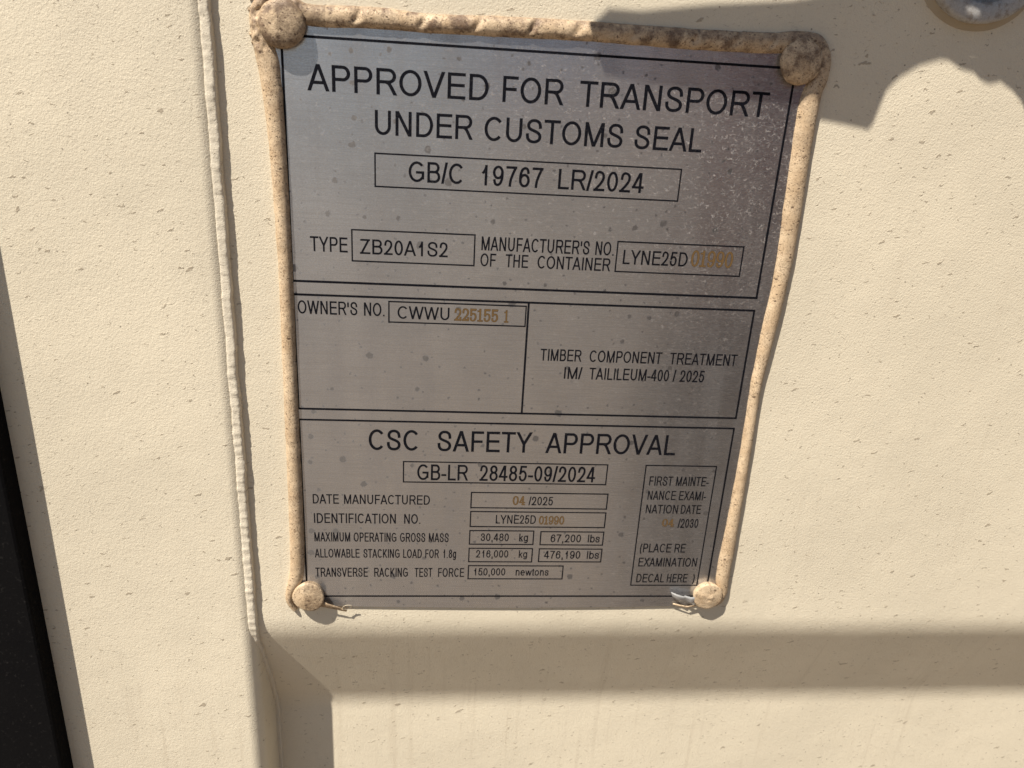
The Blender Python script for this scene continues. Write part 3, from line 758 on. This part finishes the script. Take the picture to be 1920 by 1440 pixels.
for i in range(3):
    for k in range(6): fs.append((i*6+k, i*6+(k+1) % 6, (i+1)*6+(k+1) % 6, (i+1)*6+k))
tri_fix(mesh('bolt_head', vs, fs, M_GALV, wa))

# ------------------------------------------------------------------ door locking handle, unseen above the frame, outline shaped to cast the corner shadow
KD = 58.0
def cast(x, z): return (x + SUN.x/SUN.y*-KD, z - SUN.z/SUN.y*KD)
sh = [(21.3, 13.3), (20.6, 8.5), (21.6, 4), (24.2, -2.0), (27.4, -8.8), (45.6, -11), (71.8, -13), (98.6, -15.6), (120.2, -17), (134.4, -20), (151.1, -22), (160.3, -23.4), (162.2, -20.6), (163.6, -13.4), (165.6, -5), (170.4, 1), (179.6, 7.2), (189.6, 10.4), (193.7, 10.2), (201.5, 6.6), (207.9, 5.6), (212.4, 2.4), (217, 1.0), (220.1, 1.6), (222.6, 2.4), (230.2, -1.4), (236.4, -6), (240.2, -11), (246, -24), (262, -32), (300, -20), (300, 110), (160, 110), (150, 46), (131.7, 27.6), (111.9, 23.4), (74.3, 19.4), (42.2, 14.6), (27, 14.6)]
hl = empty('locking_handle', P(*(lambda q: (q[0], -KD, q[1]))(cast(200, 40))), 'unseen grey steel door locking handle plate shaped to cast the corner shadow', 'handle')
sh = [(x - 1, z + (4.5 if i < len(sh)-6 else 8.5)) for i, (x, z) in enumerate(sh)]
ib = 19                                            # slot added to pass a sun spot to the washer, hairline cut to outline
slot = [(203.5 + 5.2*math.cos(a) + 1.2*math.sin(a), 18.2 - 2.4*math.cos(a) + 2.6*math.sin(a)) for a in [-math.pi/2 - 2*math.pi*k/20 for k in range(21)]]
sh = sh[:ib+1] + slot + sh[ib:]
pts = [cast(x, z) for x, z in sh]; n = len(pts)
vs = [P(x, -KD, z) for x, z in pts] + [P(x, -KD-1.6, z) for x, z in pts]
fs = [tuple(range(n)), tuple(range(2*n-1, n-1, -1))] + [(i, i+n, (i+1) % n+n, (i+1) % n) for i in range(n)]
tri_fix(mesh('handle_plate', vs, fs, M_GALV, hl))
cx, cz = cast(275, 78)
vs = []; fs = []
for y in (PANEL, -KD):
    for k in range(20): vs.append(P(cx+9*math.cos(k*math.pi/10), y, cz+9*math.sin(k*math.pi/10)))
fs = [(k, (k+1) % 20, 20+(k+1) % 20, 20+k) for k in range(20)]
tri_fix(mesh('standoff', vs, fs, M_GALV, hl, False))

# ------------------------------------------------------------------ person added out of frame to darken the reflection on the steel's right
def cloth(name, c, rough=.85):
    g = G(name); v = g.mm()
    f = g.noise(v, .02, 4, .6)
    return g.set(Base_Color=g.mix(f, tuple(x*.75 for x in c), tuple(x*1.2 for x in c)), Roughness=rough, Specular_IOR_Level=.2)
M_SKIN = cloth('skin', (.36, .21, .145), .55); M_SHIRT = cloth('dark maroon cotton', (.16, .036, .042)); M_TROU = cloth('dark trousers', (.014, .013, .015)); M_HAIR = cloth('dark hair', (.02, .014, .01), .5)
pe = empty('person', Vector((.52, -.92, 0)), 'unseen person added to darken the plate reflection, in maroon shirt and dark trousers', 'person')
def skin(name, nodes, edges, mat, parent, lv=2):
    me = bpy.data.meshes.new(name); c = top_loc(parent)
    me.from_pydata([Vector(n[:3]) for n in nodes], edges, []); me.update()
    o = bpy.data.objects.new(name, me); COL.objects.link(o); o.parent = parent; me.materials.append(mat)
    md = o.modifiers.new('skin', 'SKIN'); md.use_smooth_shade = True
    if not me.skin_vertices: 
        b = bmesh.new(); b.from_mesh(me); b.verts.layers.skin.verify(); b.to_mesh(me); b.free()
    for i, n in enumerate(nodes): me.skin_vertices[0].data[i].radius = (n[3], n[4] if len(n) > 4 else n[3])
    me.skin_vertices[0].data[0].use_root = True
    s_ = o.modifiers.new('sub', 'SUBSURF'); s_.levels = lv; s_.render_levels = lv
    return o
# facing the wall (+y); x towards the person's right
bn = [(0, 0, .95, .15, .11), (0, 0, 1.12, .135, .10), (0, .01, 1.30, .16, .11), (0, 0, 1.43, .12, .09), (0, .01, 1.52, .055), (0, .03, 1.58, .065), (0, .04, 1.66, .082, .095), (0, .03, 1.73, .07, .085),
 (.19, 0, 1.42, .058), (.27, .02, 1.16, .043), (.25, .20, .98, .034), (.245, .27, .93, .030, .018),
 (-.19, 0, 1.42, .058), (-.27, .18, 1.24, .043), (-.45, .36, 1.21, .034), (-.50, .42, 1.20, .032, .018),
 (.10, 0, .86, .088), (.11, .02, .50, .058), (.11, -.02, .10, .040), (.11, .10, .035, .042, .03), (-.10, 0, .86, .088), (-.11, .02, .50, .058), (-.11, -.02, .10, .040), (-.11, .10, .035, .042, .03)]
be = [(0, 1), (1, 2), (2, 3), (3, 4), (4, 5), (5, 6), (6, 7), (3, 8), (8, 9), (9, 10), (10, 11), (3, 12), (12, 13), (13, 14), (14, 15), (0, 16), (16, 17), (17, 18), (18, 19), (0, 20), (20, 21), (21, 22), (22, 23)]
for base, d in ((11, (-.02, .9, -.5)), (15, (-.1, 1, 0))):                # fingers and thumb
    bx, by, bz = bn[base][:3]; dv = Vector(d).normalized()
    for f in range(5):
        off = (f-1.5)*.019 if f < 4 else 0
        ln = (.068, .078, .074, .058, .05)[f]
        st = Vector((bx, by, bz)) + (Vector((0, 0, off)) if f < 4 else Vector((-.02, -.01, .03)))
        dd = dv if f < 4 else (dv + Vector((-.5, 0, .7))).normalized()
        i0 = len(bn); bend = Vector((-.35, 0, -.1))
        bn += [tuple(st+dd*.03)+(.0095,), tuple(st+dd*(.03+ln*.55)+bend*.006)+(.0085,), tuple(st+dd*(.03+ln)+bend*.03)+(.007,)]
        be += [(base, i0), (i0, i0+1), (i0+1, i0+2)]
body = skin('body', bn, be, M_SKIN, pe)
skin('shirt', [(0, 0, .93, .168, .125), (0, 0, 1.12, .152, .118), (0, .01, 1.30, .175, .125), (0, 0, 1.43, .125, .10), (.19, 0, 1.42, .074), (.245, .012, 1.24, .062), (-.19, 0, 1.42, .074), (-.25, .115, 1.29, .06)], [(0, 1), (1, 2), (2, 3), (3, 4), (4, 5), (3, 6), (6, 7)], M_SHIRT, pe)
skin('trousers', [(0, 0, .96, .162, .12), (.10, 0, .86, .108), (.11, .02, .50, .078), (.11, -.015, .10, .066), (-.10, 0, .86, .108), (-.11, .02, .50, .078), (-.11, -.015, .10, .066)], [(0, 1), (1, 2), (2, 3), (0, 4), (4, 5), (5, 6)], M_TROU, pe)
skin('hair', [(0, .02, 1.73, .084, .09), (0, -.02, 1.69, .078), (0, -.035, 1.62, .06)], [(0, 1), (1, 2)], M_HAIR, pe)
